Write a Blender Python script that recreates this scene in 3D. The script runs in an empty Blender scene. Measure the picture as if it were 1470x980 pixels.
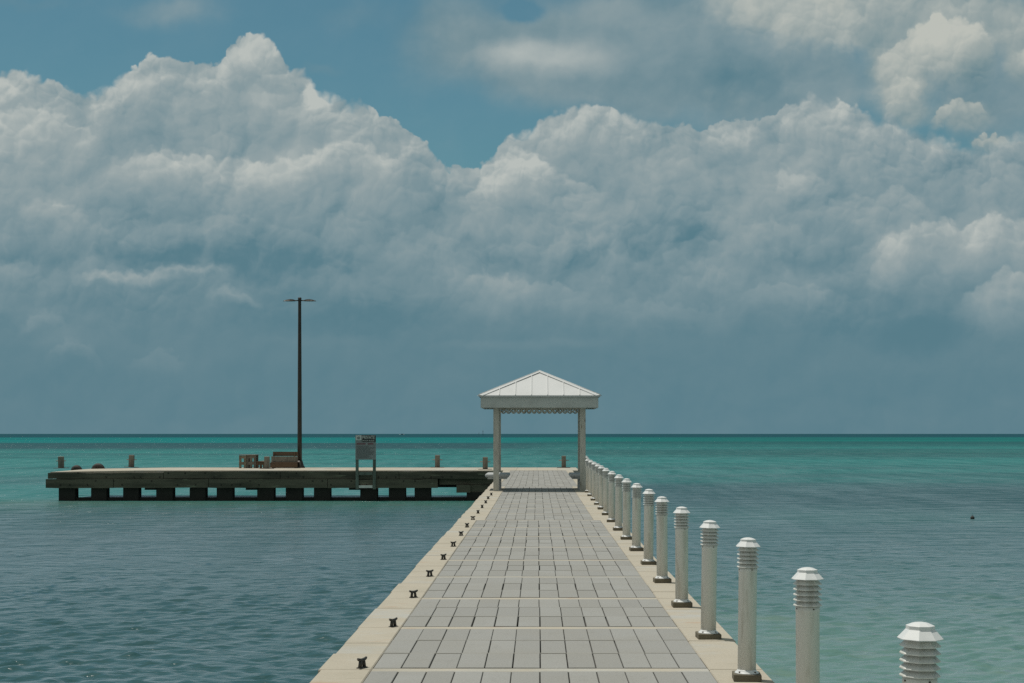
import bpy, math, random
from mathutils import Vector, Matrix
import numpy as np
R = math.radians
random.seed(7)
sc = bpy.context.scene
COL = sc.collection

# ------------------------------------------------------------------ camera
F = 2240.0                      # focal length in photo pixels (photo 1470 wide)
EYE = 1.70                      # eye height above the pier deck (deck is z = 0)
WATER = -1.40
cam = bpy.data.cameras.new("camera")
cam_o = bpy.data.objects.new("camera", cam); COL.objects.link(cam_o)
cam.sensor_width = 36.0; cam.lens = 36.0 * F / 1470.0
cam.shift_x = -36.5 / 1470.0
cam.shift_y = 132.5 / 1470.0
cam.clip_start = 0.1; cam.clip_end = 90000
cam_o.location = (0, 0, EYE); cam_o.rotation_euler = (R(90), 0, 0)
sc.camera = cam_o
sc.view_settings.view_transform = 'Standard'; sc.view_settings.look = 'None'
sc.view_settings.exposure = 0.0; sc.view_settings.gamma = 1.0
sc.view_settings.use_curve_mapping = False

# ------------------------------------------------------------------ node helper
class NT:
    def __init__(s, tree): s.t = tree; s.n = tree.nodes; s.l = tree.links
    def node(s, typ, ins=None, **props):
        n = s.n.new(typ)
        for k, v in props.items(): setattr(n, k, v)
        for k, v in (ins or {}).items(): s.put(n.inputs[k], v)
        return n
    def put(s, sock, v):
        if isinstance(v, E): v = v.s
        if isinstance(v, bpy.types.NodeSocket): s.l.new(v, sock)
        else: sock.default_value = v
    def m(s, op, *a, clamp=False):
        n = s.n.new('ShaderNodeMath'); n.operation = op; n.use_clamp = clamp
        for i, v in enumerate(a): s.put(n.inputs[i], v)
        return E(s, n.outputs[0])
    def v(s, op, *a):
        n = s.n.new('ShaderNodeVectorMath'); n.operation = op
        for i, x in enumerate(a):
            if op == 'SCALE' and i == 1: s.put(n.inputs['Scale'], x)
            else: s.put(n.inputs[i], x)
        return E(s, n.outputs['Value'] if op in ('LENGTH', 'DOT_PRODUCT', 'DISTANCE') else n.outputs[0])
    def step(s, x, a, b, lo=0.0, hi=1.0, kind='SMOOTHSTEP'):
        n = s.n.new('ShaderNodeMapRange'); n.interpolation_type = kind; n.clamp = True if kind == 'LINEAR' else n.clamp
        for i, q in enumerate((x, a, b, lo, hi)): s.put(n.inputs[i], q)
        return E(s, n.outputs[0])
    def comb(s, x, y, z):
        n = s.node('ShaderNodeCombineXYZ', {0: x, 1: y, 2: z}); return E(s, n.outputs[0])
    def mix(s, f, a, b, blend='MIX'):
        n = s.n.new('ShaderNodeMix'); n.data_type = 'RGBA'; n.blend_type = blend
        s.put(n.inputs[0], f); s.put(n.inputs[6], a); s.put(n.inputs[7], b)
        return E(s, n.outputs[2])
    def noise(s, vec, scale, detail=2, rough=0.5, dist=0.0, dim='3D', lac=2.0):
        n = s.node('ShaderNodeTexNoise', {'Vector': vec, 'Scale': scale, 'Detail': detail, 'Roughness': rough, 'Distortion': dist, 'Lacunarity': lac}, noise_dimensions=dim)
        return E(s, n.outputs[0]), E(s, n.outputs[1])
    def ramp(s, x, stops, interp='LINEAR'):
        n = s.n.new('ShaderNodeValToRGB'); n.color_ramp.interpolation = interp
        el = n.color_ramp.elements
        while len(el) < len(stops): el.new(0.5)
        for e, (p, c) in zip(el, stops):
            e.position = p; e.color = c if len(c) == 4 else (*c, 1)
        s.put(n.inputs[0], x); return E(s, n.outputs[0])
    def curve(s, x, pts):
        n = s.n.new('ShaderNodeFloatCurve'); c = n.mapping.curves[0]
        n.mapping.use_clip = False
        for i, (a, b) in enumerate(pts):
            if i < 2: c.points[i].location = (a, b)
            else: c.points.new(a, b)
        for p in c.points: p.handle_type = 'VECTOR'
        n.mapping.update(); s.put(n.inputs['Value'], x); return E(s, n.outputs[0])
class E:
    def __init__(s, nt, sock): s.nt = nt; s.s = sock
    def __add__(s, o): return s.nt.m('ADD', s, o)
    __radd__ = __add__
    def __sub__(s, o): return s.nt.m('SUBTRACT', s, o)
    def __rsub__(s, o): return s.nt.m('SUBTRACT', o, s)
    def __mul__(s, o): return s.nt.m('MULTIPLY', s, o)
    __rmul__ = __mul__
    def __truediv__(s, o): return s.nt.m('DIVIDE', s, o)
def lin(r, g, b):
    f = lambda c: (c / 255 / 12.92) if c / 255 <= 0.04045 else ((c / 255 + 0.055) / 1.055) ** 2.4
    return (f(r), f(g), f(b), 1.0)

# ------------------------------------------------------------------ sun + sky
sv = Vector((-0.70, 0.43, 2.62)).normalized()     # towards the sun: high, ahead and to the left
SUN_EL = math.asin(sv.z); SUN_AZ = math.atan2(sv.x, sv.y)
sd = bpy.data.lights.new("sun", 'SUN'); sd.energy = 2.8; sd.angle = R(0.53); sd.color = (1.0, 0.95, 0.87)
so = bpy.data.objects.new("sun", sd); COL.objects.link(so)
so.rotation_euler = (-sv).to_track_quat('-Z', 'Y').to_euler(); so.location = (0, 0, 40)

W = bpy.data.worlds.new("World"); sc.world = W; W.use_nodes = True
W.node_tree.nodes.clear()
w = NT(W.node_tree)
sky = w.node('ShaderNodeTexSky', sky_type='NISHITA', sun_disc=False, sun_elevation=SUN_EL, sun_rotation=SUN_AZ,
             altitude=0.0, air_density=1.0, dust_density=1.2, ozone_density=1.5)
STR = 0.10
tc = w.node('ShaderNodeTexCoord')
sep = w.node('ShaderNodeSeparateXYZ', {0: tc.outputs['Generated']})
X, Y, Z = (E(w, sep.outputs[i]) for i in range(3))
yy = w.m('MAXIMUM', Y, 0.35)
PX = X / yy * F + 771.5                 # sky coordinates: horizontal / vertical tangent, in 1/2240 units
PY = 622.5 - Z / yy * F
P0 = w.comb(PX * 0.01, PY * 0.01, 0.0)
# domain warp
_, wc = w.noise(P0, 0.9, 3, 0.5)
_, wf = w.noise(P0, 4.0, 4, 0.6)
warp1 = w.v('SCALE', w.v('SUBTRACT', wc, (0.5, 0.5, 0.5)), 0.6)
warp2 = w.v('SCALE', w.v('SUBTRACT', wf, (0.5, 0.5, 0.5)), 0.14)
P1 = w.v('ADD', w.v('ADD', P0, warp1), warp2)
P2 = w.v('ADD', P0, warp2)
def billow(vec):
    tot = None
    for sc_, amp, sm in ((0.8, 1.0, .5), (1.9, 0.55, .5), (4.6, 0.20, .35)):
        n = w.node('ShaderNodeTexVoronoi', {'Vector': vec, 'Scale': sc_, 'Randomness': 1.0}, voronoi_dimensions='2D', feature='F1')
        d = E(w, n.outputs['Distance']); b = (1.0 - d * d) * amp
        tot = b if tot is None else tot + b
    nz, _ = w.noise(vec, 1.1, 6, 0.5)
    return tot * 0.5 + nz * 1.3
H0 = billow(P1)
H1 = billow(w.v('ADD', P1, (-0.10, -0.17, 0.0)))
relief = H0 - H1
def blobs(vec, lst):
    tot = None
    for (cx, cy, rx, ry, a) in lst:
        q = w.v('MULTIPLY', w.v('SUBTRACT', vec, (cx / 100, cy / 100, 0)), (100 / rx, 100 / ry, 0))
        t = w.step(w.v('LENGTH', q), 1.0, 0.15, 0.0, a)
        tot = t if tot is None else tot + t
    return tot
def amp(lst, k_): return [(a, b, c, d, e * k_) for a, b, c, d, e in lst]
# main cumulus bank: outline of its top
A = [(-700, 150), (-500, 190), (-300, 120), (-120, 150), (0, 104), (15, 100), (30, 98), (45, 106), (60, 117), (75, 111), (90, 120), (103, 130), (120, 138), (145, 133), (165, 117), (185, 103),
     (198, 95), (206, 80), (235, 80), (260, 90), (280, 92), (305, 92), (322, 83), (328, 65), (345, 52), (360, 46), (380, 52), (398, 62), (403, 80), (411, 97), (425, 95),
     (440, 107), (458, 131), (480, 140), (500, 150), (520, 148), (545, 162), (565, 170), (590, 187), (610, 200), (625, 225), (640, 243), (660, 238), (695, 235),
     (712, 218), (725, 197), (735, 193), (755, 190), (785, 166), (820, 156), (850, 148), (880, 152), (905, 165), (925, 175), (955, 178), (990, 180), (1012, 190), (1025, 175),
     (1055, 171), (1085, 172), (1115, 160), (1145, 145), (1160, 134), (1185, 145), (1205, 145), (1235, 155), (1260, 170), (1285, 165), (1310, 187), (1335, 192), (1400, 215),
     (1470, 190), (1600, 150), (1800, 210), (2170, 140)]
topA = w.curve((PX + 700.0) / 2870.0, [((x + 700) / 2870, y / 600) for x, y in A]) * 600.0
sepw = w.node('ShaderNodeSeparateXYZ', {0: w.v('ADD', P0, w.v('SCALE', w.v('SUBTRACT', wf, (0.5, 0.5, 0.5)), 0.14))})
vn = w.node('ShaderNodeTexVoronoi', {'Vector': P2, 'Scale': 5.5, 'Randomness': 1.0}, voronoi_dimensions='2D', feature='F1')
vn2 = w.node('ShaderNodeTexVoronoi', {'Vector': P2, 'Scale': 11.0, 'Randomness': 1.0}, voronoi_dimensions='2D', feature='F1')
cauli = (0.45 - E(w, vn.outputs['Distance'])) * 12.0 + (0.45 - E(w, vn2.outputs['Distance'])) * 6.0
def fine_h(vec):
    tot = None
    for sc_, a_ in ((2.6, 1.0), (5.6, .42), (11.0, .14)):
        n = w.node('ShaderNodeTexVoronoi', {'Vector': vec, 'Scale': sc_, 'Randomness': 1.0}, voronoi_dimensions='2D', feature='F1')
        d = E(w, n.outputs['Distance']); b = (1.0 - d * d) * a_
        tot = b if tot is None else tot + b
    return tot
P3 = w.v('ADD', P0, w.v('ADD', w.v('SCALE', warp1, .7), w.v('SCALE', warp2, 1.3)))
fineR = fine_h(P3) - fine_h(w.v('ADD', P3, (-0.022, -0.040, 0.0)))
s1 = w.node('ShaderNodeSeparateXYZ', {0: P3}); RX, RY = E(w, s1.outputs[0]) * 100.0, E(w, s1.outputs[1]) * 100.0
def ridge(pts, amp_, depth):
    xs_ = [p[0] for p in pts]
    wl = min(45, (xs_[-1] - xs_[0]) * .3); pts = [(-701, pts[0][1]), *pts, (2171, pts[-1][1])]
    t = w.curve((RX + 700.0) / 2870.0, [((x + 700) / 2870, (y + 100) / 700) for x, y in pts]) * 700.0 - 100.0
    d = RY - t + cauli * 0.9
    return w.step(d, -3.0, 7.0) * w.step(d, depth, 0.0) * amp_ * w.step(RX, xs_[0] - 5, xs_[0] + wl) * w.step(RX, xs_[-1] + 5, xs_[-1] - wl)
RID = [([(545, 352), (590, 322), (630, 330), (665, 346)], .07, 60), ([(770, 352), (820, 330), (870, 338), (910, 360)], .08, 50), ([(930, 300), (980, 284), (1030, 300)], .06, 50),
       ([(1080, 262), (1120, 240), (1165, 248), (1200, 270)], .09, 60), ([(1050, 330), (1100, 312), (1150, 322), (1180, 345)], .08, 60), ([(1050, 420), (1110, 400), (1170, 408), (1215, 430)], .08, 50),
       ([(960, 390), (1010, 376), (1050, 392)], .06, 40), ([(240, 318), (300, 300), (360, 306), (400, 322)], .07, 44), ([(1010, 196), (1030, 178), (1080, 176), (1120, 190)], .12, 46),
([(-120, 160), (0, 162), (40, 152), (80, 165), (120, 182), (150, 205)], .13, 90),
       ([(160, 240), (200, 226), (240, 216), (300, 224), (330, 216), (380, 230), (440, 220), (490, 206), (540, 214), (585, 242)], .17, 62),
       ([(345, 130), (375, 118), (410, 132), (450, 122), (500, 165)], .09, 60), ([(190, 140), (235, 128), (290, 150)], .07, 60),
       ([(655, 292), (690, 268), (725, 236), (755, 214), (790, 236), (840, 262), (880, 290)], .15, 70),
       ([(880, 240), (930, 222), (990, 235), (1040, 262)], .07, 60),
       ([(1180, 300), (1215, 276), (1250, 292), (1280, 268), (1320, 296), (1350, 320)], .10, 80),
       ([(1230, 372), (1270, 345), (1310, 330), (1350, 312), (1390, 318), (1430, 306), (1500, 312), (1700, 300)], .19, 80),
       ([(1360, 440), (1400, 408), (1440, 384), (1480, 390), (1700, 380)], .16, 70),
       ([(640, 408), (690, 386), (740, 396), (800, 404), (850, 425)], .11, 46), ([(860, 440), (930, 424), (1000, 432), (1060, 446)], .06, 50),
       ([(90, 404), (140, 392), (200, 388), (260, 386), (335, 384)], .16, 20), ([(285, 428), (330, 416), (385, 428)], .11, 22),
       ([(-60, 400), (0, 372), (40, 366), (60, 380)], .10, 36), ([(20, 300), (60, 284), (110, 296), (140, 316)], .10, 50),
       ([(20, 470), (60, 440), (80, 448), (105, 470)], .07, 30), ([(60, 520), (100, 486), (130, 500), (150, 520)], .06, 34), ([(180, 520), (230, 500), (280, 520)], .05, 40)]
rid = None
for pts, a_, dep in RID:
    q_ = ridge(pts, a_, dep); rid = q_ if rid is None else rid + q_
dA = E(w, sepw.outputs[1]) * 100.0 - topA + cauli
sn, _ = w.noise(P0, 0.7, 2, 0.5)
soft = w.step(sn, 0.45, 0.65, 3.0, 18.0)
maskA = w.step(dA, soft * -0.5, soft)
edge = w.step(dA, 75.0, 0.0, 0.0, 1.0)
base = w.curve((PY + 100.0) / 800.0, [((y + 100) / 800, b) for y, b in
     [(-100, .58), (50, .60), (150, .60), (220, .54), (280, .47), (330, .41), (380, .35), (430, .30), (480, .25), (540, .22), (600, .225), (700, .23)]])
fade = w.step(PY, 330.0, 520.0, 1.0, 0.0)
hi = blobs(P3, amp([(20, 180, 90, 90, .16), (175, 110, 60, 40, .10), (365, 75, 60, 50, .14), (455, 130, 55, 50, .12), (250, 165, 140, 60, -.05),
    (410, 240, 180, 50, .15), (270, 230, 130, 30, .06), (520, 230, 80, 60, .08), (60, 300, 90, 70, .10), (110, 335, 60, 30, .08), (210, 265, 80, 40, .07),
    (330, 370, 250, 44, -.22), (50, 370, 90, 22, -.04), (180, 400, 110, 16, .15), (290, 390, 90, 10, .10), (340, 428, 60, 16, .10), (20, 385, 50, 28, .10),
    (470, 450, 210, 46, -.10), (480, 330, 130, 50, .03),
    (740, 225, 90, 70, .18), (700, 290, 70, 60, .12), (850, 190, 100, 60, .11), (700, 405, 130, 60, .15), (800, 330, 110, 60, .05), (620, 300, 50, 60, -.03),
    (720, 375, 70, 30, -.10), (1060, 200, 80, 40, .13), (1160, 170, 80, 45, .12), (1240, 185, 50, 40, .06), (960, 215, 100, 40, .00),
    (1000, 340, 45, 45, -.15), (1190, 270, 35, 60, -.10), (1240, 300, 60, 60, .08), (1130, 250, 70, 60, .04), (1330, 230, 110, 60, -.10),
    (1420, 350, 120, 70, .20), (1290, 370, 90, 60, .10), (1440, 440, 70, 60, .20), (1320, 480, 90, 45, -.10), (1080, 400, 120, 60, .09), (880, 430, 150, 70, .05),
    (1210, 470, 110, 50, -.04), (740, 495, 200, 12, .04), (50, 450, 60, 30, .06), (100, 490, 70, 30, .07), (230, 510, 120, 40, .03), (1080, 330, 100, 60, .07)], .95))
lumA = base + relief * (0.38 * fade + 0.07) + hi + edge * w.step(relief, -0.25, 0.35, 0.03, 0.26) + (H0 - 1.15) * 0.06 * fade
CR = [(0.0, lin(76, 118, 131)), (0.2, lin(92, 127, 139)), (0.45, lin(124, 147, 154)), (0.7, lin(150, 164, 166)), (1.0, lin(184, 190, 186))]
lumA = w.m('MAXIMUM', lumA + rid * 1.35 + fineR * (0.50 * fade + 0.04) * w.step(rid * 2.0 + edge * .6 + (sn - .5) * 1.2, -.1, .5, .34, 1.0), .15)
colA = w.ramp(lumA, CR)
# upper right cumulus, drawn over the bank's gap
Bm = blobs(P2, [(1330, 25, 250, 75, 1.4), (1200, 20, 190, 70, 1.1), (1120, 5, 150, 55, .9), (1300, 110, 75, 75, 1.3), (1300, 165, 55, 35, .9), (1275, 85, 50, 60, .7), (1420, 30, 80, 60, .8), (1460, 92, 26, 40, 1.2), (1385, 165, 62, 34, 1.3),
     (1425, 207, 42, 20, 1.1), (1462, 215, 22, 14, 1.0), (1600, 60, 200, 120, 1.2)])
Bx = w.curve((PX + 700.0) / 2870.0, [((x + 700) / 2870, y) for x, y in [(-700, 0), (960, 0), (1040, 1), (2170, 1)]])
dB = Bm * 0.95 + cauli * 0.022 + (H0 - 1.15) * 0.55
ridB = None
for pts, a_, dep in [([(1236, 135), (1244, 95), (1262, 68), (1300, 48), (1340, 26), (1385, 24), (1425, 50), (1440, 75)], .24, 150), ([(1444, 92), (1456, 70), (1500, 66), (1600, 60)], .26, 60),
        ([(1330, 188), (1350, 156), (1385, 138), (1420, 146), (1438, 172)], .24, 46), ([(1392, 212), (1412, 194), (1440, 196), (1455, 210)], .22, 26), ([(1452, 214), (1466, 202), (1500, 206)], .22, 26),
        ([(985, -60), (1060, -70), (1150, -50), (1215, -10), (1240, 30)], .16, 150), ([(1260, 120), (1290, 104), (1330, 116)], .14, 60)]:
    q_ = ridge(pts, a_, dep); ridB = q_ if ridB is None else ridB + q_
maskB = w.m('MAXIMUM', w.step(dB, 0.0, 1.3) * 0.9, w.step(ridB, 0.02, .14)) * Bx
lumB = 0.50 + ridB * 1.1 + relief * 0.36 + fineR * 0.34 + w.step(PY, 120.0, 20.0) * .22 + (H0 - 1.15) * .16 + blobs(P1, [(1405, 100, 36, 60, -.28)])
colB = w.ramp(lumB, [(a, tuple(c[i] * k[i] for i in range(3)) + (1,)) for (a, c), k in zip(CR, [(1, 1, 1)] * 2 + [(1.04, 1.01, .97)] * 3)])
# soft high cloud
nc, _ = w.noise(P0, 0.55, 5, 0.55)
Cm = blobs(P1, [(790, 85, 190, 90, 1.15), (700, 60, 150, 110, .55), (880, 30, 220, 110, .75), (1010, 90, 300, 170, 1.1), (860, 130, 200, 70, .5), (1180, 120, 160, 90, .7), (1420, 120, 150, 140, 1.5), (640, 20, 100, 60, .3), (620, 60, 110, 110, .35), (240, 18, 120, 40, .6), (500, 20, 90, 45, .35),
     (460, 92, 50, 18, .45), (40, 5, 140, 20, .4), (1120, 120, 160, 80, .4), (745, 14, 50, 24, -1.3), (-300, 40, 300, 80, .8)])
up = w.step(PY, -60.0, -500.0, 0.0, 0.65)
maskC = w.step(Cm + (nc - 0.5) * 1.3 + up * w.step(nc, .4, .6), 0.0, 1.3) * 0.80 + 0.13
lumC = 0.42 + (nc - 0.5) * 0.6 + relief * .14 + fineR * .08 + blobs(P1, [(780, 82, 150, 48, .46), (870, 20, 150, 40, .14), (240, 18, 120, 40, .14), (1010, 120, 220, 60, -.14), (1130, 40, 120, 60, .12), (600, 60, 80, 90, -.05)])
colC = w.ramp(lumC, CR)
tint = w.mix(1.0, sky.outputs[0], (0.35, 0.62, 0.57, 1), 'MULTIPLY')
k = 1.0 / STR
def up_(c): return w.v('SCALE', c, k)
c1 = w.mix(maskC, tint, up_(colC))
ov, _ = w.noise(tc.outputs['Generated'], 3.0, 4, .55)
over = w.step(Z, 0.42, 0.75) * w.step(ov, .36, .58, .25, .9)
c1 = w.mix(over, c1, (.36 * k, .37 * k, .335 * k, 1))  # unseen overhead cloud, added to make the ambient light less blue
c2 = w.mix(maskB, c1, up_(colB))
c3 = w.mix(maskA, c2, up_(colA))
below = w.step(Z, -0.02, 0.0, 0.0, 1.0)
c3 = w.mix(w.step(Y, -.1, -.6, 0.0, .75) * w.step(Z, .75, .3), c3, (.27 * k, .27 * k, .24 * k, 1))  # unseen sky behind the camera, greyed to neutralise the ambient light
c3 = w.mix(w.step(X, .45, .9, 0.0, .8) * w.step(Z, .8, .4), c3, (.09 * k, .125 * k, .125 * k, 1))  # unseen sky at right, darkened to deepen the bollards' shaded side
c3 = w.mix(w.step(X, -.45, -.9, 0.0, .8) * w.step(Z, .8, .4), c3, (.34 * k, .36 * k, .34 * k, 1))  # unseen sky at left, brightened to shape the light on the bollards
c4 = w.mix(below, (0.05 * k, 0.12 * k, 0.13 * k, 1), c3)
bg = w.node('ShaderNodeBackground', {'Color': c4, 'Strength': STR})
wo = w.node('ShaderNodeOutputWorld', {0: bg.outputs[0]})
W.cycles.sampling_method = 'MANUAL'; W.cycles.sample_map_resolution = 512
sc.cycles.use_denoising = False
sc.cycles.sample_clamp_direct = 2.5; sc.cycles.sample_clamp_indirect = 2.0
sc.cycles.max_bounces = 6; sc.cycles.diffuse_bounces = 2; sc.cycles.glossy_bounces = 3

# ------------------------------------------------------------------ materials
def mat(name):
    m = bpy.data.materials.new(name); m.use_nodes = True; m.node_tree.nodes.clear()
    nt = NT(m.node_tree); b = nt.node('ShaderNodeBsdfPrincipled'); nt.node('ShaderNodeOutputMaterial', {0: b.outputs[0]})
    return m, nt, b
def objco(nt): return nt.node('ShaderNodeTexCoord').outputs['Object']
def worldpos(nt): return nt.node('ShaderNodeNewGeometry').outputs['Position']
def weathered(name, col, col2, scale=4.0, rough=0.7, lo=0.42, hi=0.68, bump=0.15, bscale=40, stretch=(1, 1, 1), metallic=0.0, speck=None, tone=0.0, fine=.25, world=False):
    m, nt, b = mat(name)
    co = nt.v('MULTIPLY', objco(nt) if not (tone or world) else worldpos(nt), stretch)
    n, _ = nt.noise(co, scale, 6, 0.6); n2, _ = nt.noise(co, scale * 7, 4, 0.6)
    c = nt.mix(nt.step(n, lo, hi), (*col, 1), (*col2, 1))
    c = nt.mix(nt.step(n2, 0.3, 0.75, 0.0, fine), c, (*[q * 0.55 for q in col], 1))
    if speck:
        sp, _ = nt.noise(co, scale * 2.3, 3, 0.5); c = nt.mix(nt.step(sp, 0.66, 0.72, 0, 0.8), c, (*speck, 1))
    if tone:
        at = nt.node('ShaderNodeAttribute', attribute_name='tone')
        hsv = nt.node('ShaderNodeHueSaturation', {'Color': c, 'Value': 1.0 + (E(nt, at.outputs['Fac']) - 0.5) * tone}); c = E(nt, hsv.outputs[0])
    nt.put(b.inputs['Base Color'], c); b.inputs['Metallic'].default_value = metallic
    nt.put(b.inputs['Roughness'], rough + (n2 - 0.5) * 0.2)
    bn, _ = nt.noise(co, bscale, 4, 0.6)
    bp = nt.node('ShaderNodeBump', {'Height': bn, 'Strength': bump, 'Distance': 0.01}); nt.put(b.inputs['Normal'], bp.outputs[0])
    return m
M = {}
M['white'] = weathered('white_painted_metal', (.70, .705, .66), (.58, .575, .52), 3, .42, bump=.03, fine=.10, world=True, stretch=(6, 6, .7), lo=.5, hi=.62)
M['white_pale'] = weathered('white_galvanised_paint', (.80, .81, .80), (.72, .74, .73), 6, .38, bump=.03, fine=.06)
M['roof'] = weathered('white_roof_metal', (.63, .64, .635), (.59, .60, .59), .8, .45, bump=.02, fine=.05)
M['trim'] = weathered('aged_white_trim', (.57, .60, .565), (.50, .52, .485), 3, .6, bump=.1)
M['post'] = weathered('peeling_painted_timber', (.58, .57, .50), (.40, .38, .32), 3, .75, stretch=(1, 1, .25), bump=.3, speck=(.2, .17, .12))
M['wood'] = weathered('weathered_brown_timber', (.13, .085, .052), (.075, .05, .035), 3, .85, stretch=(.3, 1, 3), bump=.5)
M['woodgrey'] = weathered('weathered_grey_timber', (.215, .20, .165), (.13, .12, .10), 5, .85, stretch=(1, 1, .3), bump=.5)
M['slat'] = weathered('pale_timber_frame', (.24, .21, .15), (.12, .10, .07), 5, .85, bump=.5)
M['fascia'] = weathered('algae_stained_timber', (.125, .118, .085), (.050, .052, .037), 1.2, .9, stretch=(.35, 1, 2.2), bump=.6, bscale=12, speck=(.17, .18, .125))
M['pile'] = weathered('tar_dark_timber', (.024, .024, .019), (.014, .014, .011), 2, .85, bump=.5)
M['iron'] = weathered('black_cast_iron', (.035, .037, .034), (.06, .05, .04), 20, .5, bump=.4, bscale=120)
M['galv'] = weathered('galvanised_pin', (.35, .34, .31), (.2, .17, .13), 20, .5, bump=.3, metallic=.3)
M['bronze'] = weathered('dark_bronze_paint', (.030, .026, .020), (.045, .036, .026), 4, .5, bump=.05)
M['rubber'] = weathered('black_rubber', (.030, .026, .022), (.055, .042, .032), 6, .7, bump=.3)

M['signface'] = weathered('sign_panel', (.30, .32, .32), (.24, .26, .26), 6, .5, bump=.03)
M['signdark'] = weathered('sign_black_print', (.018, .022, .022), (.026, .03, .03), 6, .5, bump=.02)
M['signtext'] = weathered('sign_white_letters', (.72, .74, .70), (.64, .66, .62), 6, .5, bump=.02)
M['signink'] = weathered('sign_grey_ink', (.10, .115, .115), (.14, .15, .15), 6, .5, bump=.02)
M['signred'] = weathered('sign_red_ink', (.20, .085, .10), (.22, .12, .13), 6, .5, bump=.02)
M['signwood'] = weathered('green_grey_sign_post', (.15, .19, .16), (.09, .11, .09), 4, .85, stretch=(1, 1, .4), bump=.4)
M['hull'] = weathered('boat_hull', (.06, .07, .08), (.05, .06, .07), 2, .5)
M['boatwhite'] = weathered('boat_white', (.7, .72, .72), (.6, .62, .62), 2, .4)
M['foam'] = weathered('white_foam', (.75, .78, .78), (.6, .68, .68), 1, .9)
M['fastener'] = weathered('rusty_screw', (.06, .045, .03), (.1, .06, .035), 30, .6)
M['bench'] = weathered('white_bench_concrete', (.52, .54, .54), (.42, .43, .42), 4, .7, bump=.2)
M['pad'] = weathered('bollard_pad', (.17, .15, .105), (.12, .105, .075), 12, .9, bump=.4, bscale=80)

def make_pavers():
    m, nt, b = mat('grey_paving_slab')
    p = worldpos(nt); at = nt.node('ShaderNodeAttribute', attribute_name='tone'); t = E(nt, at.outputs['Fac'])
    n, _ = nt.noise(p, 1.3, 5, .6); n2, _ = nt.noise(p, 60, 4, .7); n3, _ = nt.noise(nt.v('MULTIPLY', p, (1, .35, 1)), 7, 5, .65)
    c = nt.mix(nt.step(t, 0, 1), (.300, .298, .278, 1), (.345, .345, .325, 1))
    c = nt.mix(nt.step(n, .35, .7, 0, .45), c, (.30, .290, .255, 1))
    c = nt.mix(nt.step(n3, .55, .8, 0, .35), c, (.20, .195, .175, 1))
    c = nt.mix(nt.step(n2, .40, .70, 0, .34), c, (.17, .165, .15, 1))
    nt.put(b.inputs['Base Color'], c); b.inputs['Roughness'].default_value = .85
    bp = nt.node('ShaderNodeBump', {'Height': n2, 'Strength': .3, 'Distance': .004}); nt.put(b.inputs['Normal'], bp.outputs[0])
    return m
M['paver'] = make_pavers()
def make_concrete():
    m, nt, b = mat('beige_coral_concrete')
    p = worldpos(nt); at = nt.node('ShaderNodeAttribute', attribute_name='tone'); t = E(nt, at.outputs['Fac'])
    n, _ = nt.noise(p, 1.1, 6, .65); n2, _ = nt.noise(p, 45, 5, .7); n3, _ = nt.noise(nt.v('MULTIPLY', p, (.5, 2.5, 1)), 3.0, 5, .6)
    n4, _ = nt.noise(nt.v('MULTIPLY', p, (1, 3, 1)), 1.7, 3, .5)
    tn, _ = nt.noise(nt.v('MULTIPLY', p, (1, 1.6, 1)), 1.9, 5, .65)
    t = t + (tn - .5) * 1.5
    c = nt.mix(nt.step(t, 0.50, .95), (.475, .43, .345, 1), (.455, .45, .41, 1))
    c = nt.mix(nt.step(t, 0.35, 0.0, 0, .5), c, (.34, .29, .21, 1))
    c = nt.mix(nt.step(n, .42, .72, 0, .6), c, (.40, .365, .285, 1))
    c = nt.mix(nt.step(n3, .56, .72, 0, .35), c, (.27, .24, .185, 1))
    c = nt.mix(nt.step(n4, .64, .74, 0, .55), c, (.44, .275, .165, 1))
    c = nt.mix(nt.step(n2, .4, .75, 0, .2), c, (.22, .19, .14, 1))
    nt.put(b.inputs['Base Color'], c); b.inputs['Roughness'].default_value = .9
    bp = nt.node('ShaderNodeBump', {'Height': n2 + n3 * 1.5, 'Strength': .35, 'Distance': .006}); nt.put(b.inputs['Normal'], bp.outputs[0])
    return m
M['concrete'] = make_concrete()
def make_bed():
    m, nt, b = mat('joint_bed'); at = nt.node('ShaderNodeAttribute', attribute_name='tone'); n, _ = nt.noise(worldpos(nt), 6, 4, .6)
    nt.put(b.inputs['Base Color'], nt.mix(nt.step(E(nt, at.outputs['Fac']), .4, .6), (.04, .036, .03, 1), nt.mix(n, (.26, .25, .22, 1), (.34, .33, .29, 1)))); b.inputs['Roughness'].default_value = .95
    return m
M['bed'] = make_bed()

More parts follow.
